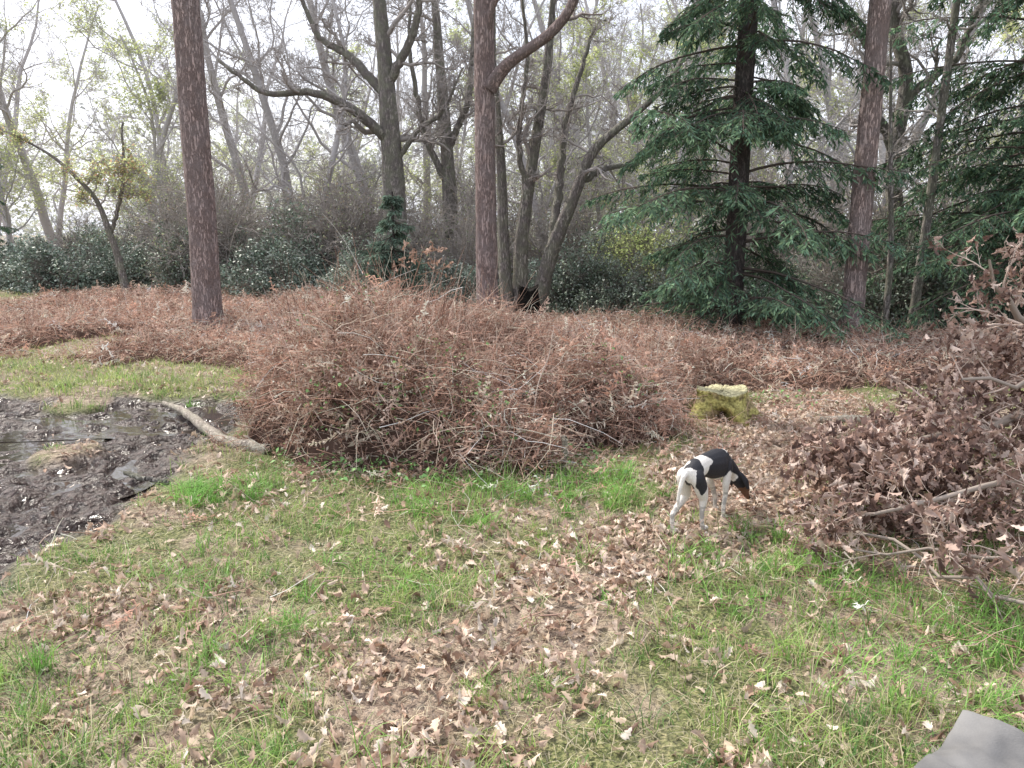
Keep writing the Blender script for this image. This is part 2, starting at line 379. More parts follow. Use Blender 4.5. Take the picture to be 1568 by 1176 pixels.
def leaves(x, y, z, size, pal, p, g, flat=.45):
    n = len(x); C = pal[g.choice(len(pal), n, p=p)]*g.uniform(.7, 1.12, (n, 1))
    T = np.stack([x, y, z], 1); R = rotm(g.uniform(0, 2*PI, n), g.normal(0, flat, n), g.normal(0, flat, n)+PI*(g.random(n) < .5))
    S = np.stack([size, size*g.uniform(.7, 1.1, n), size*g.uniform(.5, 2.2, n)], 1)
    h = g.random(n) < .5
    return [scatter(LV, LF, R[h], T[h], S[h], C[h]), scatter(LV2, LF, R[~h], T[~h], S[~h], C[~h])]
n = 34000
y = 1.4+(rng.random(n)**1.2)*8; x = (rng.random(n)*2-1)*(.76*y+.9)
pd = .24+.55*leafy(x, y)+1.0*ss(.6, .25, pathd(x, y))
pd *= (1-.95*mudmask(x, y))*(brk(x, y) < .1)*(.3+1.0*ss(.35, .65, vn(x, y, .22, 57)))
k = rng.random(n) < pd; x, y = x[k], y[k]
n = 6500; yp = rng.uniform(3.1, 7.4, n); xp = rng.uniform(-.2, 3.4, n); k = (pathd(xp, yp) < .38) & (brk(xp, yp) < .08); x = np.r_[x, xp[k]]; y = np.r_[y, yp[k]]
z = gh(x, y)+rng.uniform(.006, .04, len(x))
mesh_obj('fallen_oak_leaves', leaves(x, y, z, rng.uniform(.026, .070, len(x)), leafpal, [.24, .24, .13, .14, .16, .09], rng), [M_dead])

# ------------------------------------------------------------------ bracken
def frond(N=13, curl=1.0, g=rng):
    V = []; F = []
    def quad(a, b, c, d):
        i = len(V); V.extend([a, b, c, d]); F.append([i, i+1, i+2, i+3])
    P = lambda t: np.array([t, .10*math.sin(t*5), -.3*t*t*curl+.08*math.sin(t*7)])
    for i in range(7):
        p, q = P(i/7), P((i+1)/7); w = np.array([0, .006, 0]); quad(p-w, p+w, q+w*.8, q-w*.8)
    for i in range(N):
        t = .22+.76*i/N
        for sg in (-1, 1):
            if g.random() < .2: continue
            Ln = .28*(1-(t-.22)*.95)*g.uniform(.35, 1.2)
            p = P(t); d = nrm(np.array([.45+g.normal()*.5, sg*1.0, g.normal()*.6-.25])); d2 = nrm(d+np.array([g.normal()*.8, 0, -.7+g.normal()*.8]))
            a_ = nrm(np.cross(d, [0, 0, 1.]))*.022; q = p+d*Ln*.5; r = q+d2*Ln*.5; up = np.array([0, 0, .014])
            quad(p-a_*.5, p+a_*.5, q+a_+up, q-a_); quad(q-a_, q+a_+up, r+a_*.15, r-a_*.15)
    return np.array(V), np.array(F)
brpal = np.array([[.55, .375, .30], [.66, .505, .42], [.40, .255, .20], [.78, .68, .57], [.20, .125, .10], [.54, .33, .25]])
def bcol(x, y, k=1.0):
    n = len(x); pv = (.62+.8*fbm(x, y, .5, 80))[:, None]
    return np.minimum(brpal[rng.choice(6, n, p=[.26, .22, .19, .14, .10, .09])]*rng.uniform(.6, 1.2, (n, 1))*k*pv, .82)
def bnormal(x, y):
    e = .08; dx = (brk(x+e, y)-brk(x-e, y))/(2*e); dy = (brk(x, y+e)-brk(x, y-e))/(2*e)
    return nrm(np.stack([-dx, -dy, np.ones_like(dx)], 1))
def pick(n, x0, x1, y0, y1, th=.05):
    x = rng.uniform(x0, x1, n); y = rng.uniform(y0, y1, n); k = brk(x, y) > th; return x[k], y[k]
FR = [frond(curl=c) for c in (.5, 1.0, 1.6, -.4, 2.0, .8)]
def fronds(x, y, size, off, k=1.0, pit=(.1, .6)):
    n = len(x); nr = bnormal(x, y); T = np.stack([x, y, gh(x, y)+brk(x, y)*rng.uniform(.35, 1.0, n)**.6], 1)+nr*rng.normal(0, off, (n, 1))
    out = []; C = bcol(x, y, k)
    grp = rng.integers(0, len(FR), n)
    for gi in range(len(FR)):
        s = grp == gi; tv, tf = FR[gi]; ns = s.sum()
        out.append(scatter(tv-np.array([.45, 0, 0]), tf, rotm(rng.uniform(0, 2*PI, ns), rng.normal(pit[0], pit[1], ns), rng.normal(0, 1.0, ns)), T[s], size*rng.uniform(.5, 1.2, ns), C[s]))
    return out
def strands(x, y, length, rad, off, k=1.0, kk=3, upr=.25, wob=.35, sag=-.14):
    n = len(x); nr = bnormal(x, y); b0 = brk(x, y)
    T = np.stack([x, y, gh(x, y)+b0*rng.uniform(.25, 1.0, n)**.5], 1)+nr*np.abs(rng.normal(0, off, (n, 1)))
    d = rng.normal(size=(n, 3)); d[:, 2] = np.abs(d[:, 2])*upr
    P, R = grow(T, d, length, rad, rad*.45, 5, wob, sag, rng)
    mid = P.mean(1, keepdims=True); P = P-(mid-T[:, None])*(.7 if upr < 1 else 0)
    g0 = gh(P[..., 0], P[..., 1])+.01; P[..., 2] = np.maximum(P[..., 2], g0)
    return tubes(P, R, kk, 0, bcol(x, y, k))
def crumbs(x, y, size, off):
    n = len(x); nr = bnormal(x, y); T = np.stack([x, y, gh(x, y)+brk(x, y)*rng.uniform(.4, 1.0, n)**.5], 1)+nr*rng.normal(.02, off, (n, 1))
    tv = np.array([[0, -.12, 0], [.5, -.22, .18], [1, 0, -.05], [.5, .2, .1]]); tf = np.array([[0, 1, 2, 3]])
    return scatter(tv, tf, rotm(rng.uniform(0, 2*PI, n), rng.normal(0, .9, n), rng.normal(0, 1.2, n)), T, size*rng.uniform(.5, 1.5, n), bcol(x, y, 1.05))
def core(x0, x1, y0, y1, st, k):
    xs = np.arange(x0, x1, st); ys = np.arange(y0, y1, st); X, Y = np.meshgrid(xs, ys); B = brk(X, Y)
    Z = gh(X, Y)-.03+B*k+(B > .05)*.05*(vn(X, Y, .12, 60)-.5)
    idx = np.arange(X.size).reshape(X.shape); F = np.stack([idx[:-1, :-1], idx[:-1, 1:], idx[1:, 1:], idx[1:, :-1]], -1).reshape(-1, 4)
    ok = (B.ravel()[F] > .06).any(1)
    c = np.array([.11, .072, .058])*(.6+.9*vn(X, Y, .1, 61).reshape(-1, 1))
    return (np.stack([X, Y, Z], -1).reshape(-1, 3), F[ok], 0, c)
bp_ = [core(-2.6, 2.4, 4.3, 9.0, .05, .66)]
x, y = pick(6500, -2.4, 2.2, 4.4, 9); bp_ += fronds(x, y, .27, .06)
x, y = pick(2600, -2.4, 2.2, 4.4, 9); bp_ += fronds(x, y, .38, .07)
x, y = pick(900, -2.2, 1, 5.0, 8.5, .25); bp_ += fronds(x, y, .32, .12, 1.1, (-.9, .5))
x, y = pick(17000, -2.4, 2.2, 4.4, 9); bp_.append(strands(x, y, rng.uniform(.12, .5, len(x)), rng.uniform(.0012, .003, len(x)), .06))
x, y = pick(5500, -2.4, 2.2, 4.4, 7.5); bp_.append(strands(x, y, rng.uniform(.2, .65, len(x)), rng.uniform(.0016, .0032, len(x)), .10, 1.3, wob=.22))
x, y = pick(2600, -2.4, 2.2, 4.6, 9, .2); bp_.append(strands(x, y, rng.uniform(.15, .5, len(x)), rng.uniform(.0015, .003, len(x)), .06, 1.15, 3, 1.6, .22, -.05))
x, y = pick(1300, -2.0, -.1, 5.2, 8, .35); bp_.append(strands(x, y, rng.uniform(.25, .6, len(x)), rng.uniform(.0018, .003, len(x)), .05, 1.1, 3, 2.4, .14, -.02))
x, y = pick(70000, -2.4, 2.2, 4.4, 9); bp_.append(crumbs(x, y, .028, .07))
mesh_obj('bracken_mound', bp_, [M_brack])
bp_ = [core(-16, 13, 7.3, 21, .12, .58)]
def pk(n, y0, y1):
    x, y = pick(n, -15, 12, y0, y1, .04); k = np.abs(x) < .8*y+1; return x[k], y[k]
x, y = pk(9000, 7.3, 14); bp_ += fronds(x, y, .32, .06, 1.12)
x, y = pk(4000, 13, 21); bp_ += fronds(x, y, .5, .06, 1.2)
x, y = pk(60000, 7.3, 18); bp_.append(strands(x, y, rng.uniform(.12, .45, len(x)), rng.uniform(.0018, .004, len(x)), .05, 1.28))
x, y = pk(12000, 7.4, 15); bp_.append(strands(x, y, rng.uniform(.1, .35, len(x)), rng.uniform(.002, .0035, len(x)), .04, 1.2, 3, 1.6, .22, -.05))
x, y = pk(80000, 7.3, 16); bp_.append(crumbs(x, y, .045, .05))
mesh_obj('bracken_field', bp_, [M_brack])
n = 8000; x = rng.uniform(-2.5, 3.4, n); y = rng.uniform(2.6, 8, n); bb = brk(x, y)
near = np.zeros(n, bool)
for dx, dy in ((0, .35), (.3, .2), (-.3, .2), (-.35, 0)): near |= brk(x+dx, y+dy) > .1
near |= (x > 1.2+.3*vn(x, y, .5, 3)) & (rng.random(n) < .6); near |= rng.random(n) < .15
k = near & (bb < .06) & (mudmask(x, y) < .3); x, y = x[k], y[k]; n = len(x)
T = np.stack([x, y, gh(x, y)+rng.uniform(.01, .07, n)], 1); d = rng.normal(size=(n, 3)); d[:, 2] *= .15
P, R = grow(T, d, rng.uniform(.08, .35, n), rng.uniform(.0012, .003, n), np.full(n, .001), 4, .25, -.03, rng); P[..., 2] = np.maximum(P[..., 2], gh(P[..., 0], P[..., 1])+.004)
bl = [tubes(P, R, 3, 0, bcol(x, y, 1.2))]
s = rng.random(n) < .14; ns = s.sum(); bl.append(scatter(FR[0][0]-np.array([.45, 0, 0]), FR[0][1], rotm(rng.uniform(0, 2*PI, ns), rng.normal(0, .15, ns), rng.normal(0, .3, ns)), T[s]+np.array([0, 0, .02]), .24*rng.uniform(.5, 1.1, ns), bcol(x[s], y[s], 1.1)))
mesh_obj('bracken_litter', bl, [M_brack])

bl = []
for cx, cy, r, n in [(-.75, 4.95, .3, 170), (-.15, 5.0, .25, 150), (-.5, 5.5, .35, 100), (-1.35, 5.1, .3, 120), (.9, 6.0, .35, 180), (-1.3, 6.4, .3, 110), (-1.7, 6.2, .25, 60), (.3, 5.3, .3, 110), (-.4, 4.75, .4, 170), (-1.1, 4.8, .4, 170), (.5, 4.8, .3, 80), (2.5, 7.0, .4, 90)]:
    x = cx+rng.normal(size=n)*r*.5; y = cy+rng.normal(size=n)*r*.5
    z = gh(x, y)+brk(x, y)*rng.uniform(.7, 1.05, n)+rng.uniform(.02, .12, n)
    tv = np.array([[0, 0, 0], [.4, -.33, .06], [1, 0, -.03], [.4, .33, .06]]); C = np.array([.15, .28, .09])*rng.uniform(.6, 1.6, (n, 1))
    bl.append(scatter(tv, np.array([[0, 1, 2, 3]]), rotm(rng.uniform(0, 2*PI, n), rng.normal(0, .5, n), rng.normal(0, .5, n)), np.stack([x, y, z], 1), rng.uniform(.02, .045, n), C))
mesh_obj('bramble_plant', bl, [M_holly])

# ------------------------------------------------------------------ trees
def trunk_tube(pts, k=20, rough=.04, m=0, N=60, seed=0):
    Q = resample(pts, N); V, F, _, C = tubes(Q[None, :, :3], Q[None, :, 3], k, m)
    V = V.reshape(N, k, 3); c = Q[:, None, :3]; a = np.arange(k)
    g = np.random.default_rng(seed)
    ph = g.random(6)*6
    base = np.maximum(0, 1-(Q[:, 2]-Q[0, 2])/.6)**2
    f = 1+rough*np.sin(a[None]*2*PI/k*3+ph[0]+Q[:, 2:3]*1.1)+rough*.7*np.sin(a[None]*2*PI/k*5+ph[1]-Q[:, 2:3]*2.3)+rough*.6*g.normal(size=(N, k))
    f = f+base[:, None]*(.28+.18*np.sin(a[None]*2*PI/k*4+ph[2]))
    V = c+(V-c)*f[..., None]
    return (V.reshape(-1, 3), F, m, (.2, .2, .2)), Q
SPEC_CROWN = [(6, .2, 1, (35, 70), .5, .5, 6, .22, .03, 4), (6, .2, 1, (30, 65), .5, .55, 5, .2, .02, 3), (5, .2, 1, (25, 60), .55, .6, 3, .2, 0, 3)]
PC = np.array([.32, .27, .25])
def pine(name, x, y, r, lean, H, seed, extra=None):
    g = np.random.default_rng(seed); z0 = gh(np.array([x]), np.array([y]))[0]-.1
    pts = [(x, y, z0, r*1.1), (x+lean[0]*.1, y, z0+.5, r), (x+lean[0]*.5, y+lean[1]*.5, H*.5, r*.85), (x+lean[0], y+lean[1], H, r*.35)]
    tp, Q = trunk_tube(pts, 24, .03, 0, 90, seed); parts = [tp]
    P = Q[None, :, :3]; R = Q[None, :, 3]
    s, d, l, rr = kids(P, R, np.array([H*1.0]), 14, .66, 1, (60, 95), .26, .35, g)
    P1, R1 = grow(s, d, l, rr, rr*.3, 8, .18, .05, g); parts.append(tubes(P1, R1, 5, 0, PC))
    ps, Pt = branch_levels(P1, R1, l, [(6, .3, 1, (30, 65), .45, .5, 5, .2, .05, 3), (4, .3, 1, (30, 60), .5, .6, 4, .2, .05, 3)], g, PC, 1); parts += ps
    parts.append(leaf_cards(Pt, 1300, .13, [(.06, .12, .06), (.08, .14, .07)], g, 2, .08))
    s, d, l, rr = kids(P, R, np.array([1.]), 26, .08, .6, (60, 100), .25, .09, g)
    P1, R1 = grow(s, d, l, np.clip(rr, .008, .02), rr*.3, 4, .2, -.03, g); parts.append(tubes(P1, R1, 5, 1, PC))
    if extra:
        for e in extra:
            t2, q2 = trunk_tube(e, 14, .05, 0, 30, seed+5); parts.append(t2)
            ps, Pt = branch_levels(q2[None, ::3, :3], q2[None, ::3, 3], np.array([3.]), SPEC_CROWN, g, PC, 1); parts += ps
    return mesh_obj(name, parts, [M_pine, M_twig, M_needle], smooth=True)
pine('pine_tree', -4.57, 11.56, .205, (.0, .2), 15, 1)
pine('pine_tree', -.40, 13.0, .175, (-.15, .1), 16, 2, extra=[[(-.36, 12.95, 3.8, .10), (-.1, 12.8, 4.15, .09), (.35, 12.6, 4.35, .08), (.8, 12.4, 4.65, .075), (1.05, 12.3, 5.2, .065), (1.1, 12.2, 6.3, .05), (1.6, 12.1, 7.5, .02)],
                                                     [(-.4, 13, 4.6, .06), (-.3, 12.8, 5.0, .05), (.1, 12.6, 5.5, .04), (.2, 12.6, 6.5, .02)]])
pine('pine_tree', 4.67, 10.6, .145, (.15, .1), 14, 3)

BR = np.array([.36, .33, .315])
SPEC_OAK = [(9, .15, 1, (35, 75), .55, .42, 8, .32, .03, 5), (8, .15, 1, (30, 70), .5, .5, 6, .30, .02, 4), (6, .15, 1, (30, 65), .5, .6, 5, .25, .02, 3), (5, .2, 1, (25, 60), .55, .6, 3, .2, 0, 3)]
def oak(name, limbs, seed, leafn=0, cols=None, spec=SPEC_OAK, lens=3.2, lsize=.06, minr=.005):
    g = np.random.default_rng(seed); parts = []; tips = []
    for li, e in enumerate(limbs):
        e = np.array(e, float); t, Q = trunk_tube(e, 14 if e[0, 3] > .12 else 9, .05, 0, 36, seed+li)
        if e[0, 2] > .3:
            V, F, m_, c = tubes(Q[None, :, :3]+g.normal(0, .012, (1, 36, 3)), Q[None, :, 3], 9, 0); t = (V, F, 0, (.2, .2, .2))
        parts.append(t)
        hi = Q[:, 2] > max(1.6, Q[0, 2])
        Qh = Q[hi] if hi.sum() > 8 else Q
        q = resample(Qh, 10)
        ps, Pt = branch_levels(q[None, :, :3], q[None, :, 3], np.array([lens*g.uniform(.8, 1.2)]), spec, g, BR, 1, minr); parts += ps; tips.append(Pt)
    if leafn:
        T = np.concatenate(tips); parts.append(leaf_cards(T, leafn, lsize, cols, g, 2, .06))
    return mesh_obj(name, parts, [M_oak, M_twig, M_leaf], smooth=True)
YG = [(.54, .60, .28), (.62, .65, .36), (.46, .53, .25)]
oak('oak_tree', [[(-2.8, 19, -.1, .33), (-2.8, 19, 1.2, .28), (-2.86, 19, 3.8, .24), (-2.95, 19, 5.3, .18), (-3.1, 19, 7.5, .13), (-3.0, 19, 10, .04)],
                 [(-2.87, 19, 3.6, .13), (-3.6, 18.6, 4.3, .11), (-4.5, 18.3, 4.65, .085), (-5.5, 18, 4.5, .06), (-6.4, 17.8, 5.2, .03)],
                 [(-2.9, 19, 4.6, .12), (-3.8, 19.3, 5.6, .1), (-4.6, 19.5, 6.0, .07), (-5.2, 19.5, 7.6, .03)],
                 [(-2.9, 19, 4.9, .12), (-2.2, 18.7, 6.0, .09), (-1.8, 18.4, 7.8, .04)],
                 [(-2.85, 19, 3.0, .07), (-2.2, 18.8, 3.9, .06), (-1.6, 18.6, 4.2, .05), (-1.1, 18.5, 5.2, .02)]], 21)
oak('oak_tree', [[(-1.6, 21, -.1, .24), (-1.65, 21, 2.5, .19), (-1.8, 21, 5, .14), (-2.0, 21, 8, .08), (-1.9, 21, 11, .03)],
                 [(-1.65, 21, 2.6, .1), (-2.3, 20.8, 4.0, .08), (-2.6, 20.7, 6.0, .05), (-2.5, 20.7, 8, .02)],
                 [(-1.7, 21, 3.6, .1), (-1.1, 20.8, 4.8, .08), (-.9, 20.7, 7.2, .03)]], 22)
oak('oak_tree', [[(-.05, 14.5, -.1, .13), (-.15, 14.5, 1.0, .11), (-.2, 14.5, 2.8, .085), (-.35, 14.5, 4.6, .06), (-.3, 14.5, 7, .03)],
                 [(.15, 14.6, -.1, .16), (.18, 14.6, 1.5, .13), (.37, 14.6, 2.8, .1), (.62, 14.6, 4.3, .08), (.8, 14.6, 6.5, .03)],
                 [(.4, 14.5, -.1, .16), (.72, 14.5, 1.2, .14), (1.18, 14.4, 2.25, .1), (1.4, 14.3, 3.0, .085), (2.1, 14.1, 3.5, .06), (2.8, 13.9, 4.15, .04), (3.3, 13.8, 5.4, .02)],
                 [(.75, 14.5, 1.3, .09), (.85, 14.7, 2.2, .08), (1.0, 14.9, 3.6, .06), (1.5, 15, 5.2, .03)],
                 [(1.25, 14.4, 2.4, .06), (1.7, 14.6, 2.7, .05), (2.3, 14.8, 2.75, .04), (3.0, 15, 3.3, .02)],
                 [(.25, 14.6, 2.2, .06), (.1, 14.5, 3.2, .05), (.3, 14.4, 4.6, .035), (.1, 14.4, 6, .02)]], 23, lens=2.4, minr=.004)
oak('oak_tree', [[(6.95, 14, -.1, .18), (6.95, 14, 1.1, .15), (6.65, 14, 2.9, .13), (6.85, 14, 4.2, .11), (6.4, 14, 5.0, .1), (6.6, 14, 7, .05)],
                 [(6.7, 14, 2.9, .09), (6.2, 13.8, 3.6, .08), (5.9, 13.6, 4.6, .06), (5.2, 13.5, 5.2, .03)],
                 [(6.8, 14, 3.8, .08), (7.5, 13.8, 4.4, .06), (7.9, 13.8, 5.6, .03)]], 24, minr=.004)
oak('birch_tree', [[(-9.15, 18.4, -.1, .10), (-9.3, 18.4, 1.0, .08), (-9.6, 18.3, 2.3, .055), (-10.4, 18.2, 3.2, .035), (-11.2, 18, 3.7, .02)],
                    [(-9.4, 18.4, 1.5, .05), (-8.9, 18.2, 2.6, .04), (-8.8, 18.2, 4.0, .02)]], 25, 3500, YG+[(.55, .36, .24)], lens=2.2)

TSP = [(8, .15, 1, (30, 70), .5, .45, 7, .28, .05, 4), (7, .15, 1, (30, 65), .5, .55, 5, .25, .03, 3), (6, .15, 1, (25, 60), .55, .6, 4, .2, .0, 3)]
FARC = np.array([.50, .475, .475])  # grey lifted so the bark colour carries the haze
def template(seed, H, r, leafn, cols, lean=.06, nl=15, t0=.16):
    g = np.random.default_rng(seed)
    P, R = grow(np.array([[0, 0, -.2]]), np.array([[g.normal()*lean, g.normal()*lean, 1.]]), np.array([H]), np.array([r]), np.array([.03]), 14, .09, .05, g)
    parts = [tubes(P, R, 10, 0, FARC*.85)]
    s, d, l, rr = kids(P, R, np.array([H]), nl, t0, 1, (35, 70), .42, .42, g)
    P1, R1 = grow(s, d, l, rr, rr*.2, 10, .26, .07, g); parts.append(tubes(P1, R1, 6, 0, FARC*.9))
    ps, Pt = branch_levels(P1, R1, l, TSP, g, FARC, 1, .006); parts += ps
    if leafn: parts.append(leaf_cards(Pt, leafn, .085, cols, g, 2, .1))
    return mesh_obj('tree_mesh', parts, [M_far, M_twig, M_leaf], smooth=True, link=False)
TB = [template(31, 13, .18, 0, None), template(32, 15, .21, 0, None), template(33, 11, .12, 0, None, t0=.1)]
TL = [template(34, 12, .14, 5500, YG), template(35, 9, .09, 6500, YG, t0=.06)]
g = np.random.default_rng(77)
bare = [(-7.2, 26, 0), (-4.3, 26, 1), (-9.3, 29, 1), (-1.2, 26, 2), (.9, 21.5, 2), (2.2, 27, 0), (4.9, 23, 2), (8.6, 19, 2), (9.6, 23, 0), (12, 25, 1), (-18, 31, 1), (-3.2, 31, 1), (1.2, 33, 0), (6, 34, 1), (10, 32, 0), (-6.2, 36, 0), (-13, 38, 1), (-24, 36, 1), (18, 32, 0), (-17, 44, 2), (-10, 46, 0), (4, 43, 0), (5.9, 17.5, 2), (-5.6, 21.5, 2), (3.4, 19, 2), (-12.5, 27, 2)]
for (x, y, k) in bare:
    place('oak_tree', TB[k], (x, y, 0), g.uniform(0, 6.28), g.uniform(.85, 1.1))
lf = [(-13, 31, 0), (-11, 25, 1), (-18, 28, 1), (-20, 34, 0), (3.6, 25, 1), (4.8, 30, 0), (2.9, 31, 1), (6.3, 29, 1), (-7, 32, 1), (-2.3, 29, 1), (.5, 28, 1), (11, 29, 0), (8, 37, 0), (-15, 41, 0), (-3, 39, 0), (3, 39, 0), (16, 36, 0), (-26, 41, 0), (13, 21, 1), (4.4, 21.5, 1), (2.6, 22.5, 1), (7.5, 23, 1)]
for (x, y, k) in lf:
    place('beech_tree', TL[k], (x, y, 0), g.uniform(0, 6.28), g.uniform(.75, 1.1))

def bush(seed, n, size, rx, rz, cols, m, nc=70, twig=(.23, .205, .185), sub=(7, 4)):
    g = np.random.default_rng(seed)
    c = g.normal(size=(nc, 3)); c = nrm(c)*(g.random((nc, 1))**.4); c[:, 2] = np.abs(c[:, 2])*1.0
    c = c*np.array([rx, rx, rz])
    P, R = grow(np.zeros((nc, 3))+g.normal(0, .1, (nc, 3))*np.array([1, 1, 0]), c+1e-6, np.linalg.norm(c, axis=1), np.full(nc, .02), np.full(nc, .006), 6, .15, .0, g)
    parts = [tubes(P, R, 3, 0, twig)]
    ps, _ = branch_levels(P, R, np.linalg.norm(c, axis=1), [(sub[0], .3, 1, (25, 60), .5, .6, 5, .2, 0, 3), (sub[1], .3, 1, (25, 60), .5, .7, 3, .2, 0, 3)], g, twig, 0, .006); parts += ps
    if n:
        ci = g.integers(0, nc, n); dd = nrm(g.normal(size=(n, 3)))*(g.random((n, 1))**.5)*.36*g.uniform(.6, 1.3, (nc, 1))[ci]
        T = P[ci, -1]+dd; T[:, 2] = np.abs(T[:, 2])
        tv = np.array([[0, 0, 0], [.45, -.28, .1], [1, 0, 0], [.45, .28, .1]])
        C = np.array(cols)[g.integers(0, len(cols), n)]*g.uniform(.5, 1.5, (n, 1))
        parts.append(scatter(tv, np.array([[0, 1, 2, 3]]), rotm(g.uniform(0, 6.28, n), g.normal(.2, .6, n), g.normal(0, .6, n)), T, size*g.uniform(.6, 1.3, n), C, 1))
    return mesh_obj('bush_mesh', parts, [M_twig, m], link=False)
HB = [bush(51, 10000, .08, 1.5, 1.5, [(.16, .22, .17), (.20, .25, .20), (.30, .33, .29)], M_holly), bush(52, 10000, .08, 1.4, 2.2, [(.16, .22, .16), (.22, .27, .20), (.28, .32, .28)], M_holly, 90)]
HS = bush(53, 4800, .06, 1.2, 1.5, [(.46, .54, .22), (.38, .46, .20), (.54, .58, .28)], M_leaf)
TH = bush(54, 1800, .06, 1.4, 2.9, [(.30, .34, .20), (.26, .30, .20), (.38, .31, .24)], M_leaf, 110, (.38, .345, .32), (9, 6))
hol = [(-16, 23), (-14, 22.5), (-12.2, 23.2), (-10.6, 21.8), (-9, 22.5), (-7.6, 21.5), (-6.6, 20.8), (-5.4, 20), (-3.8, 18), (-1.7, 16.5), (-18, 25), (-20, 27), (2.2, 17), (5.6, 14.6), (8, 14.0), (10.5, 13.6), (6.4, 12.9), (-5.6, 18.4), (.6, 16.8), (-13.2, 21.4), (-4.6, 19), (-2.8, 16.6), (1.3, 16), (-15.4, 21.6), (4.2, 13.9), (9.2, 13.2), (2.0, 15.2), (3.2, 14.6), (-.8, 15.8), (-8.2, 20.2), (-11.8, 20.6)]
for i, (x, y) in enumerate(hol):
    s_ = g.uniform(.75, 1.1)*(.72 if (x > -3.5 and y < 17.2) else 1)
    place('holly_bush', HB[int(g.integers(0, 2))], (x, y, -.05), g.uniform(0, 6.28), s_)
for (x, y) in [(-8.4, 27), (2.2, 20.5), (3.4, 20), (4.6, 19), (3.0, 23), (6.4, 20), (-9.6, 25), (9, 18), (-.6, 24), (3.4, 17.6), (-13, 26), (2.6, 17.8), (4.0, 24), (2.9, 16.2)]:
    place('hazel_shrub', HS, (x, y, 0), g.uniform(0, 6.28), g.uniform(.9, 1.5))
for (x, y) in [(-6.5, 23), (-5, 21.8), (-3.6, 20.5), (-2.4, 19.5), (-1, 20.5), (-7.8, 20.6), (-4.6, 20), (5.2, 17), (7.2, 18), (9.2, 16.2), (11, 17.5), (-10, 27), (-14, 25.5), (-8.8, 24), (6.2, 13.8), (-1, 18), (12.5, 16), (-6.4, 27), (8.2, 22), (-3.4, 23), (-2, 24.5), (-5.4, 25), (-11.6, 28), (.6, 24), (8, 26), (11, 22), (1.4, 19.5), (-10.4, 23.4)]:
    place('thorn_thicket', TH, (x, y, 0), g.uniform(0, 6.28), g.uniform(.8, 1.3))
g = np.random.default_rng(90); nC = 420
cy = g.uniform(44, 80, nC); cx = g.uniform(-1, 1, nC)*cy*1.1; cz = g.uniform(0, 1, nC)**1.3*7.5
n = 90000; ci = g.integers(0, nC, n); dd = nrm(g.normal(size=(n, 3)))*(g.random((n, 1))**.45)*np.array([3.2, 3.2, 1.9])
T = np.stack([cx, cy, cz], 1)[ci]+dd; T[:, 2] = np.abs(T[:, 2])
cc = np.array([(.48, .50, .46), (.54, .57, .46), (.50, .49, .48), (.56, .60, .46), (.44, .46, .44)])[g.integers(0, 5, nC)][ci]*g.uniform(.75, 1.2, (n, 1))  # leaf colours paled to paint in the distance haze
mesh_obj('distant_woodland', [scatter(np.array([[0, 0, 0], [.5, -.3, .1], [1, 0, 0], [.5, .3, .1]]), np.array([[0, 1, 2, 3]]), rotm(g.uniform(0, 6.28, n), g.normal(0, .6, n), g.normal(0, .6, n)), T, g.uniform(.2, .45, n), cc)], [M_leaf])

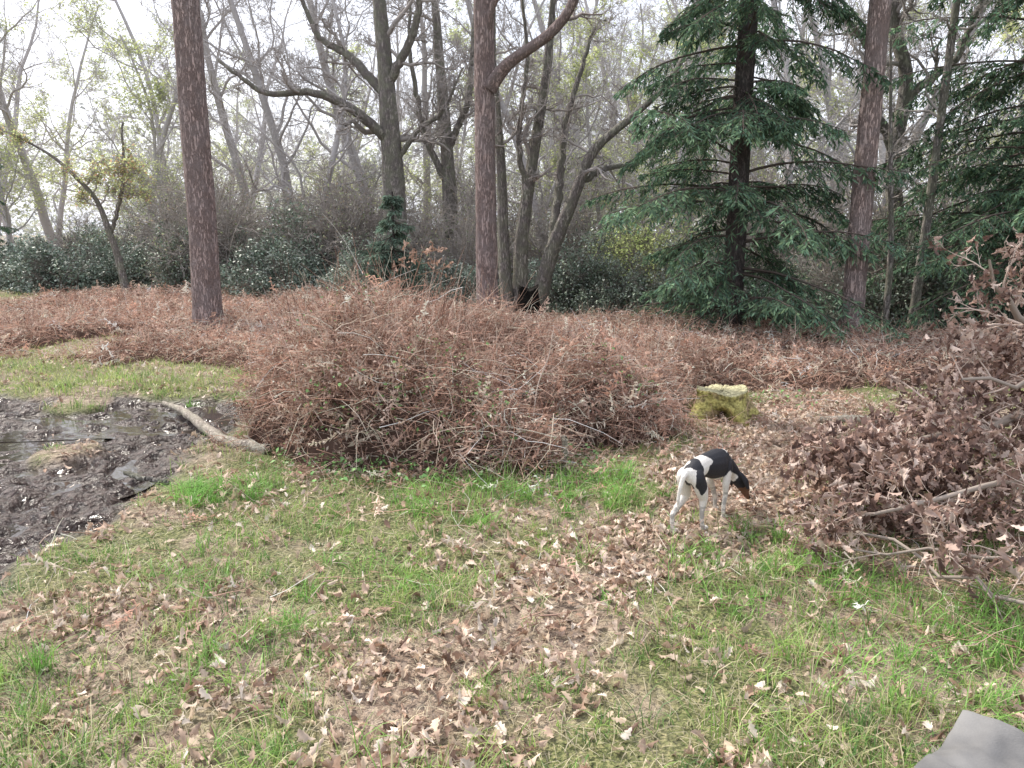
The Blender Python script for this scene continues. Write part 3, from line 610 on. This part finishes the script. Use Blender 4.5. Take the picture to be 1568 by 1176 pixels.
# conifers
def conifer(seed, H, r, Lb, z0, nb, cols, taper=.8, droop=-.09, dens=1.0, nw=.0115):
    g = np.random.default_rng(seed); parts = []
    tp, Q = trunk_tube([(0, 0, -.1, r*1.1), (0, 0, H*.5, r*.75), (0, 0, H, .02)], 14, .03, 0, 50, seed); parts.append(tp)
    zz = np.sort(z0+(H*.98-z0)*g.random(nb)**1.2); az = np.arange(nb)*2.4+g.normal(0, .4, nb)
    L = Lb*(1-zz/H)**taper*g.uniform(.45, 1.15, nb)
    st = np.stack([0*zz, 0*zz, zz], 1); d = np.stack([np.cos(az), np.sin(az), g.uniform(-.05, .4, nb)], 1)
    P, R = grow(st, d, L, np.full(nb, .022)*np.sqrt(L/Lb), np.full(nb, .004), 9, .06, droop, g)
    parts.append(tubes(P, R, 4, 1, (.11, .09, .08)))
    ns = 30; t = np.linspace(.22, .99, ns); N = 9
    tt = np.clip(t[None]+g.normal(0, .01, (nb, ns)), .05, .99)*(N-1); i = np.minimum(tt.astype(int), N-2); f = (tt-i)[..., None]; bi = np.arange(nb)[:, None]
    pos = P[bi, i]*(1-f)+P[bi, i+1]*f; tan = nrm(P[bi, i+1]-P[bi, i])
    side = nrm(np.cross(tan, np.array([0, 0, 1.])))*np.where(np.arange(ns) % 2, 1, -1)[None, :, None]
    sd = nrm(tan*.75+side+np.array([0, 0, -.3])+g.normal(0, .25, pos.shape))
    sl = (L[:, None]*.40*(1-t[None])**.75+.12)*g.uniform(.5, 1.25, (nb, ns))
    P2, R2 = grow(pos.reshape(-1, 3), sd.reshape(-1, 3), sl.ravel(), np.full(nb*ns, .005), np.full(nb*ns, .002), 5, .09, -.16, g)
    parts.append(tubes(P2, R2, 3, 1, (.11, .09, .08)))
    bc = np.repeat(g.uniform(.55, 1.4, (nb, 1)), ns, 0)
    q = int(20*dens); B2 = nb*ns
    tt = g.random((B2, q))*4; i = np.minimum(tt.astype(int), 3); f = (tt-i)[..., None]; bi = np.arange(B2)[:, None]
    pos = P2[bi, i]*(1-f)+P2[bi, i+1]*f; tan = nrm(P2[bi, i+1]-P2[bi, i]); side = nrm(np.cross(tan, np.array([0, 0, 1.])))*np.where(g.random((B2, q)) < .5, 1, -1)[..., None]
    dn = nrm(tan*.8+side*g.uniform(.3, 1.1, (B2, q, 1))+np.array([0, 0, -.25])+g.normal(0, .3, pos.shape))
    ln = g.uniform(.05, .12, (B2, q, 1))*(.5+.5*np.minimum(1, sl.ravel()[:, None, None]/.3))*1.25
    wv = nrm(np.cross(dn, np.array([0, 0, 1.])+g.normal(0, .5, pos.shape)))*nw
    V = np.stack([pos, pos+dn*ln*.5+wv, pos+dn*ln, pos+dn*ln*.5-wv], 2).reshape(-1, 3)
    F = np.arange(len(V)).reshape(-1, 4)
    C = np.array(cols)[g.integers(0, len(cols), (B2, q))]*bc[:, None]*g.uniform(.7, 1.3, (B2, q, 1))
    parts.append((V, F, 2, np.repeat(C.reshape(-1, 3), 4, 0)))
    return mesh_obj('conifer_mesh', parts, [M_dark, M_twig, M_needle], link=False)
NC = [(.125, .205, .135), (.155, .245, .15), (.105, .175, .125), (.20, .29, .17)]
C1 = conifer(61, 15, .14, 2.35, .35, 205, NC, .7)
C2 = conifer(62, 14, .16, 2.9, .9, 280, NC, .6, nw=.013)
C3 = conifer(63, 2.3, .03, .95, .1, 70, [(.16, .23, .18), (.19, .26, .20)], .7, -.05, .5)
place('spruce_tree', C1, (3.2, 11.2, 0), .3)
place('spruce_tree', C2, (7.8, 11.4, 0), 1.3)
place('spruce_tree', C1, (10.4, 14.0, 0), 2.3, .95)
place('spruce_tree', C3, (-2.3, 15.2, 0), .5, 1.0)
place('spruce_tree', C1, (-17.5, 25, 0), 1.1, .7)
oak('larch_tree', [[(6.05, 11.6, -.1, .075), (6.15, 11.6, 2.5, .06), (6.25, 11.6, 6, .045), (6.3, 11.6, 10, .02)]], 71, lens=1.6, minr=.003)
oak('larch_tree', [[(5.5, 11.3, -.1, .05), (5.5, 11.3, 1.2, .045), (5.35, 11.3, 2.6, .03), (5.2, 11.3, 4.2, .015)]], 72, lens=1.3, minr=.003)

# ------------------------------------------------------------------ stumps
M_moss = attr_mat('mossy_wood', .95, 0, .1, 45, .5, 1.0)
def stump(name, cx, cy, r, h, seed, cols, notch=True):
    g = np.random.default_rng(seed); K = 120; NZ = 34; a = np.arange(K)*2*PI/K
    V = []; C = []
    lob = np.clip(.5+.5*np.cos(a*5+.6+.6*np.sin(a*2)), 0, 1)**1.3; lob2 = .5+.5*np.cos(a*11+2)
    da = np.angle(np.exp(1j*(a+PI/2+.15)))
    toph = 1+.05*np.sin(a*2+1)+.03*np.sin(a*5)+.012*g.normal(size=K)
    for i in range(NZ):
        t = i/(NZ-1); fl = (1-t)**1.6
        fr = np.exp(-(da/(.10+.28*(1-t)))**2)*ss(.72, .40, t)
        rad = r*(.95+.05*np.sin(a*4))+r*fl*(.30+1.05*lob)*.85+r*.04*lob2*(1-t)+r*.018*g.normal(size=K)+r*.05*ss(.8, 1, t)
        if notch: rad = rad-(rad-r*.5)*fr
        V.append(np.stack([cx+rad*np.cos(a), cy+rad*np.sin(a), -.05+(h+.05)*t*toph], 1))
        c = np.array(cols[0])[None]*(.5+.9*vn(a*3, np.full(K, t*6), .4, 3)[:, None]); c2 = np.array(cols[1])[None]*np.ones((K, 1))
        w = ss(.35, .65, vn(a*2+cx, np.full(K, t*3.), .5, 8))[:, None]*(.5+.5*(1-t)); cc = c*(1-w)+c2*w
        if notch: cc = cc*(1-.85*fr[:, None])
        C.append(cc)
    for rr in (.97, .8, .55, .3, .08):
        V.append(np.stack([cx+r*rr*np.cos(a), cy+r*rr*np.sin(a), h*(toph*rr+(1-rr))-.012*(1-rr)+g.normal(0, .003, K)+.006*(rr > .9)], 1)); C.append(np.array(cols[2])[None]*g.uniform(.75, 1.15, (K, 1))*(.8+.4*vn(a, a*0+rr*3, .4, 2)[:, None]))
    n = len(V); V = np.concatenate(V); i = np.arange(n-1)[:, None]*K; j = np.arange(K)[None]
    F = np.stack([i+j, i+(j+1) % K, i+K+(j+1) % K, i+K+j], -1).reshape(-1, 4)
    return mesh_obj(name, [(V, F, 0, np.concatenate(C))], [M_moss], smooth=True)
stump('mossy_tree_stump', SX, SY, .215, .25, 1, [(.36, .33, .12), (.24, .18, .12), (.40, .37, .23)])
stump('black_tree_stump', .28, 13.3, .17, .60, 2, [(.012, .011, .010), (.02, .018, .016), (.018, .016, .014)], False)  # near-black all over

def log(name, pts, mat=M_oak, k=12, seed=3):
    Q = resample(pts, 40); g = np.random.default_rng(seed); Q[:, :3] += g.normal(0, .004, (40, 3))
    return mesh_obj(name, [tubes(Q[None, :, :3], Q[None, :, 3]*g.uniform(.9, 1.1, 40), k, 0)], [mat], smooth=True)
M_grey = bark_mat('weathered_wood', (.18, .15, .13), (.46, .41, .35), (.36, .34, .27), 20, .5, .5, .12)
log('fallen_branch', [(-3.25, 7.0, .01, .02), (-2.9, 6.6, .03, .035), (-2.5, 6.05, .03, .042), (-2.12, 5.5, .04, .05), (-1.75, 5.3, .05, .045)], M_grey)
log('fallen_branch', [(-2.6, 4.95, .0, .014), (-2.45, 4.8, .015, .018), (-2.2, 4.7, .01, .015)], M_oak)
log('fallen_branch', [(2.55, 6.2, .05, .03), (2.8, 6.0, .1, .035), (3.3, 5.6, .14, .03)], M_grey)
log('fallen_branch', [(.35, 5.0, .0, .02), (.36, 4.98, .12, .022), (.35, 5.0, .24, .018)], M_grey)
g = np.random.default_rng(7)
tw = []
for (x, y, z, h_) in [(1.45, 7.6, .3, .55), (1.5, 7.7, .2, .4), (-1.75, 6.3, .3, .8), (-1.0, 6.2, .6, .5), (.15, 5.3, .3, .6), (-1.5, 6.8, .4, .6), (.4, 6.5, .3, .6), (3.3, 9, .1, .5), (5, 8.6, .1, .5)]:
    P, R = grow(np.array([[x, y, z]]), np.array([[g.normal()*.3, 0, 1.]]), np.array([h_]), np.array([.006]), np.array([.002]), 8, .12, .02, g); tw.append(tubes(P, R, 5, 0, (.5, .42, .36)))
    ps, _ = branch_levels(P, R, np.array([h_]), [(7, .3, 1, (25, 60), .5, .6, 5, .15, .02, 4)], g, (.46, .36, .30), 0, .002); tw += ps
mesh_obj('dead_twigs', tw, [M_twig])
P, R = grow(np.array([[-1.15, 7.3, .5]]), np.array([[.15, 0, 1.]]), np.array([.95]), np.array([.01]), np.array([.003]), 8, .1, .0, g)
tw = [tubes(P, R, 5, 0, (.3, .2, .15))]; ps, Pt = branch_levels(P, R, np.array([.95]), [(9, .3, 1, (40, 75), .5, .6, 5, .15, -.02, 4), (4, .3, 1, (25, 60), .5, .6, 3, .15, -.02, 3)], g, (.3, .2, .15), 0, .002); tw += ps
T = Pt.reshape(-1, 3); T = T[g.integers(0, len(T), 80)]+g.normal(0, .015, (80, 3))
tw += [(q[0], q[1], 1, q[3]) for q in leaves(T[:, 0], T[:, 1], T[:, 2], g.uniform(.04, .065, 80), np.array([[.5, .34, .26], [.42, .27, .20]]), [.5, .5], g, .9)]
mesh_obj('oak_sapling', tw, [M_twig, M_dead])

# ------------------------------------------------------------------ fallen oak bough, right
g = np.random.default_rng(100)
limbs = [[(4.6, 4.9, .6, .05), (3.5, 4.6, .62, .035), (2.6, 4.25, .5, .022), (1.75, 3.95, .32, .01)],
         [(4.3, 4.0, .35, .035), (3.2, 3.8, .42, .024), (2.3, 3.65, .36, .014), (1.6, 3.55, .2, .007)],
         [(4.4, 5.0, .5, .04), (3.5, 4.95, .9, .028), (3.0, 4.75, 1.15, .018), (2.85, 4.65, 1.42, .007)],
         [(3.4, 3.0, .12, .014), (2.6, 3.05, .2, .010), (2.0, 3.2, .18, .007), (1.6, 3.4, .12, .005)],
         [(1.65, 3.6, .16, .007), (1.85, 3.25, .12, .008), (2.1, 2.9, .09, .009), (2.5, 2.6, .06, .010)],
         [(4.2, 4.5, .5, .03), (3.2, 4.3, .75, .018), (2.5, 4.2, .78, .008)]]
bp_ = []; tips = []
for e in limbs:
    Q = resample(e, 12); Q[1:-1, :3] += g.normal(0, .02, (10, 3)); bp_.append(tubes(Q[None, :, :3], Q[None, :, 3], 8, 0, (.34, .29, .25)))
    ps, Pt = branch_levels(Q[None, :, :3], Q[None, :, 3], np.array([1.7]), [(12, .15, 1, (25, 70), .42, .5, 6, .16, .0, 5), (6, .2, 1, (25, 60), .5, .6, 5, .16, 0, 4), (3, .3, 1, (25, 60), .55, .7, 3, .15, 0, 3)], g, (.54, .44, .38), 0, .0018)
    bp_ += ps; tips.append(Pt.reshape(-1, 3))
tips = np.concatenate(tips)
blob = [((1.88, 3.95, .28), (.42, .42, .33), 2600), ((2.35, 4.15, .36), (.45, .4, .28), 1400), ((2.75, 4.6, .44), (.55, .5, .36), 1300), ((3.1, 4.8, .78), (.35, .35, .26), 400), ((2.95, 4.7, 1.26), (.15, .2, .13), 110), ((2.5, 3.75, .18), (.55, .45, .16), 450), ((3.4, 4.3, .45), (.6, .6, .35), 700), ((1.55, 3.62, .14), (.22, .25, .14), 450)]
px, py, pz = [], [], []
for c, r, n in blob:
    v = nrm(g.normal(size=(n, 3)))*(g.random((n, 1))**.4)*np.array(r)+np.array(c); px.append(v[:, 0]); py.append(v[:, 1]); pz.append(np.maximum(v[:, 2], .02))
px, py, pz = map(np.concatenate, (px, py, pz))
k = (fbm(px, py+pz*1.7, .3, 3) > .40); px, py, pz = px[k], py[k], pz[k]
cl = g.integers(0, len(tips), 2200); tt = tips[cl]+g.normal(0, .03, (2200, 3)); kk = tt[:, 2] > .01; tt = tt[kk]
px = np.r_[px, tt[:, 0]]; py = np.r_[py, tt[:, 1]]; pz = np.r_[pz, tt[:, 2]]
dp = np.array([[.33, .215, .175], [.47, .34, .285], [.14, .085, .07], [.66, .53, .46]])
lp = leaves(px, py, pz, g.uniform(.038, .072, len(px)), dp, [.34, .24, .25, .17], g, .9)
bp_ += [(q[0], q[1], 1, q[3]) for q in lp]
mesh_obj('fallen_oak_bough', bp_, [M_twig, M_dead], smooth=False)

# ------------------------------------------------------------------ dog
def ball(c, r, K=12):
    u = np.linspace(0, PI, K//2+2); v = np.arange(K)*2*PI/K
    V = np.stack([np.outer(np.sin(u), np.cos(v))*r[0], np.outer(np.sin(u), np.sin(v))*r[1], np.outer(np.cos(u), np.ones(K))*r[2]], -1)+np.array(c)
    n = len(u); i = np.arange(n-1)[:, None]*K; j = np.arange(K)[None]
    return (V.reshape(-1, 3), np.stack([i+j, i+K+j, i+K+(j+1) % K, i+(j+1) % K], -1).reshape(-1, 4), 0, (.5, .5, .5))
dparts = []
def chain(pts, step=.008):
    pts = np.array(pts, float)
    for a_, b_ in zip(pts[:-1], pts[1:]):
        n = max(2, int(np.linalg.norm(b_[:3]-a_[:3])/step))
        for t in np.linspace(0, 1, n):
            p = a_*(1-t)+b_*t; r = p[3:] if len(p) == 6 else np.array([p[3]]*3)
            dparts.append(ball(p[:3], r))
chain([(-.205, 0, .322, .040, .048, .050), (-.15, 0, .340, .05, .056, .057), (-.08, 0, .345, .05, .051, .055), (0, 0, .330, .055, .060, .072), (.08, 0, .315, .055, .066, .088), (.14, 0, .316, .048, .056, .076)])
chain([(.13, 0, .335, .052), (.185, -.01, .300, .043), (.235, -.025, .25, .037), (.26, -.035, .21, .035)])
chain([(.26, -.038, .205, .040, .042, .042), (.285, -.05, .178, .037, .038, .039), (.308, -.062, .135, .025, .025, .027), (.328, -.075, .095, .018, .019, .019), (.338, -.082, .076, .014, .015, .014)])
for sgn in (-1, 1):
    chain([(.255+.012*sgn, -.04+sgn*.040, .228, .016, .008, .016), (.272+.012*sgn, -.048+sgn*.056, .185, .022, .008, .024), (.285+.012*sgn, -.055+sgn*.056, .146, .012, .006, .015)])
for sgn, hx, fx in ((1, -.20, -.26), (-1, -.185, -.12)):
    chain([(hx, sgn*.036, .305, .047, .036, .052), (hx+.035, sgn*.045, .24, .043, .031, .048), (hx+.055, sgn*.048, .19, .029, .023, .031), (fx-.022, sgn*.048, .112, .015, .013, .016), (fx-.016, sgn*.048, .055, .0125, .0125, .013), (fx-.002, sgn*.048, .018, .015, .015, .013), (fx+.028, sgn*.048, .013, .019, .017, .012)])
for sgn, fx in ((1, .19), (-1, .11)):
    chain([(.14, sgn*.045, .285, .036, .026, .050), (.115, sgn*.050, .205, .025, .020, .031), ((.115+fx)/2+.008, sgn*.048, .145, .0165, .015, .017), (fx+.0, sgn*.046, .08, .0135, .013, .0135), (fx+.002, sgn*.046, .02, .0125, .0125, .013), (fx+.02, sgn*.046, .013, .019, .017, .012)])
chain([(-.232, 0, .345, .017), (-.268, 0, .325, .014), (-.290, .004, .27, .012), (-.298, .008, .21, .010), (-.29, .01, .16, .007), (-.276, .01, .13, .004)])
tmp = mesh_obj('dog_tmp', dparts, [])
md_ = tmp.modifiers.new('r', 'REMESH'); md_.mode = 'VOXEL'; md_.voxel_size = .0042; md_.use_smooth_shade = True
sm = tmp.modifiers.new('s', 'SMOOTH'); sm.factor = .5; sm.iterations = 6
dg = bpy.context.evaluated_depsgraph_get(); me = bpy.data.meshes.new_from_object(tmp.evaluated_get(dg)); bpy.data.objects.remove(tmp)
n = len(me.vertices); co = np.empty(n*3, np.float32); me.vertices.foreach_get('co', co); co = co.reshape(-1, 3).astype(float)
yy = co[:, 1]
jx = co[:, 0]+.085*(vn(co[:, 0]*.6+yy, co[:, 2], .05, 2)-.5); jz = co[:, 2]+.07*(vn(yy-co[:, 0], co[:, 2], .05, 4)-.5)
white = np.array([.70, .66, .61]); black = np.array([.028, .028, .034]); tan = np.array([.15, .08, .05])
C = np.tile(white, (n, 1))
C[(jx > -.075) & (jx < .15) & (jz > .262)] = black
C[((jx-.16)**2+(jz-.31)**2 < .058**2)] = black
C[((jx+.185)**2+((jz-.29)*.75)**2 < .046**2) & (yy < .01)] = black
C[((jx+.17)**2+((jz-.37))**2 < .036**2)] = black
hd = (jx > .205) & (co[:, 2] > .06) & ((co[:, 0] > .225) | (jz > .2)); C[hd] = black
C[hd & (jz < .145)] = tan
C[(co[:, 0] > .330) & (co[:, 2] < .09) & (co[:, 2] > .05)] = (.01, .01, .01)
low = co[:, 2] < .16; spk = vn(co[:, 0]*1+yy, co[:, 2], .012, 7) > .5; C[low & spk & ~hd] *= .6
a_ = me.attributes.get('Col')
if a_: me.attributes.remove(a_)
a_ = me.attributes.new('Col', 'FLOAT_COLOR', 'POINT')
a_.data.foreach_set('color', np.concatenate([C, np.ones((n, 1))], 1).astype(np.float32).ravel())
M_fur = attr_mat('dog_fur', .6, 0, .25, 160, .12, .3)
me.materials.clear(); me.materials.append(M_fur)
dog = bpy.data.objects.new('dog', me); scene.collection.objects.link(dog)
dog.location = (1.06, 3.98, gh(np.array([1.06]), np.array([3.98]))[0]+.02); dog.rotation_euler = (0, 0, math.radians(48)); dog.scale = (1.0,)*3

# ------------------------------------------------------------------ grey sheet in the corner
m, nt, b = newmat('grey_canvas'); b.inputs['Roughness'].default_value = .75
no = nt.nodes.new('ShaderNodeTexNoise'); no.inputs['Scale'].default_value = 7; no.inputs['Detail'].default_value = 8
rp = nt.nodes.new('ShaderNodeValToRGB'); rp.color_ramp.elements[0].color = (.11, .108, .108, 1); rp.color_ramp.elements[1].color = (.21, .205, .20, 1); rp.color_ramp.elements[0].position = .35; rp.color_ramp.elements[1].position = .7
nt.links.new(no.outputs['Fac'], rp.inputs[0]); nt.links.new(rp.outputs[0], b.inputs['Base Color'])
nw = nt.nodes.new('ShaderNodeTexNoise'); nw.inputs['Scale'].default_value = 220; bp = nt.nodes.new('ShaderNodeBump'); bp.inputs['Strength'].default_value = .4; bp.inputs['Distance'].default_value = .003
nt.links.new(nw.outputs['Fac'], bp.inputs['Height']); nt.links.new(bp.outputs[0], b.inputs['Normal'])
u, v = np.meshgrid(np.linspace(-.55, .55, 110), np.linspace(-.55, .55, 110)); hb = .36
ex = np.maximum(np.abs(u)-hb, 0); ey = np.maximum(np.abs(v)-hb, 0); e = np.hypot(ex, ey)
lx = np.sign(u)*(np.minimum(np.abs(u), hb)+.28*ex); ly = np.sign(v)*(np.minimum(np.abs(v), hb)+.28*ey)
lz = .33-1.5*np.maximum(e-.012, 0)+.018*np.sin(u*14+v*5)+.014*np.sin(v*23+u*6)+.06*(fbm(u+3, v+2, .16, 2)-.5)
lx += .03*np.sin(v*30)*ss(0, .15, ex); ly += .03*np.sin(u*28)*ss(0, .15, ey)
th = math.radians(44); wx = 1.20+lx*math.cos(th)-ly*math.sin(th); wy = 1.84-.50+lx*math.sin(th)+ly*math.cos(th)
idx = np.arange(u.size).reshape(u.shape); F = np.stack([idx[:-1, :-1], idx[:-1, 1:], idx[1:, 1:], idx[1:, :-1]], -1).reshape(-1, 4)
mesh_obj('grey_canvas_sheet', [(np.stack([wx, wy, np.maximum(lz, .005)], -1).reshape(-1, 3), F, 0, (.3, .3, .3))], [m], smooth=True)

# ------------------------------------------------------------------ light, sky, camera
az = math.radians(-50); el = math.radians(48)
w = bpy.data.worlds.new('World'); scene.world = w; w.use_nodes = True; nt = w.node_tree
bg = nt.nodes['Background']; sk = nt.nodes.new('ShaderNodeTexSky'); sk.sky_type = 'NISHITA'; sk.sun_disc = False
sk.sun_elevation = el; sk.sun_rotation = az; sk.dust_density = 5; sk.air_density = 1.0; sk.ozone_density = 1.0
tcw = nt.nodes.new('ShaderNodeTexCoord'); cn = nt.nodes.new('ShaderNodeTexNoise'); cn.inputs['Scale'].default_value = 2.2; cn.inputs['Detail'].default_value = 6
nt.links.new(tcw.outputs['Generated'], cn.inputs['Vector'])
cr = nt.nodes.new('ShaderNodeMapRange'); cr.inputs['From Min'].default_value = .35; cr.inputs['From Max'].default_value = .65; cr.inputs['To Min'].default_value = .5; cr.inputs['To Max'].default_value = .85
nt.links.new(cn.outputs['Fac'], cr.inputs['Value'])
cm = nt.nodes.new('ShaderNodeMix'); cm.data_type = 'RGBA'; nt.links.new(cr.outputs[0], cm.inputs['Factor']); nt.links.new(sk.outputs[0], cm.inputs['A']); cm.inputs['B'].default_value = (11.6, 12.0, 13.2, 1)
nt.links.new(cm.outputs['Result'], bg.inputs[0]); bg.inputs[1].default_value = .15
sl = bpy.data.lights.new('sun', 'SUN'); sl.energy = 5; sl.angle = math.radians(.6); sl.color = (1, .94, .84)
so = bpy.data.objects.new('sun', sl); scene.collection.objects.link(so)
from mathutils import Vector
sv = Vector((math.sin(az)*math.cos(el), math.cos(az)*math.cos(el), math.sin(el)))
so.rotation_euler = sv.to_track_quat('Z', 'Y').to_euler(); so.location = sv*30
cam = bpy.data.cameras.new('camera'); cam.lens = 27.05; cam.sensor_width = 36; cam.clip_end = 1000; cam.clip_start = .05
co_ = bpy.data.objects.new('camera', cam); scene.collection.objects.link(co_)
co_.location = (0, 0, 1.6); co_.rotation_euler = (math.radians(90-11.4), 0, 0); scene.camera = co_
scene.view_settings.view_transform = 'Standard'; scene.view_settings.look = 'None'; scene.view_settings.exposure = 0
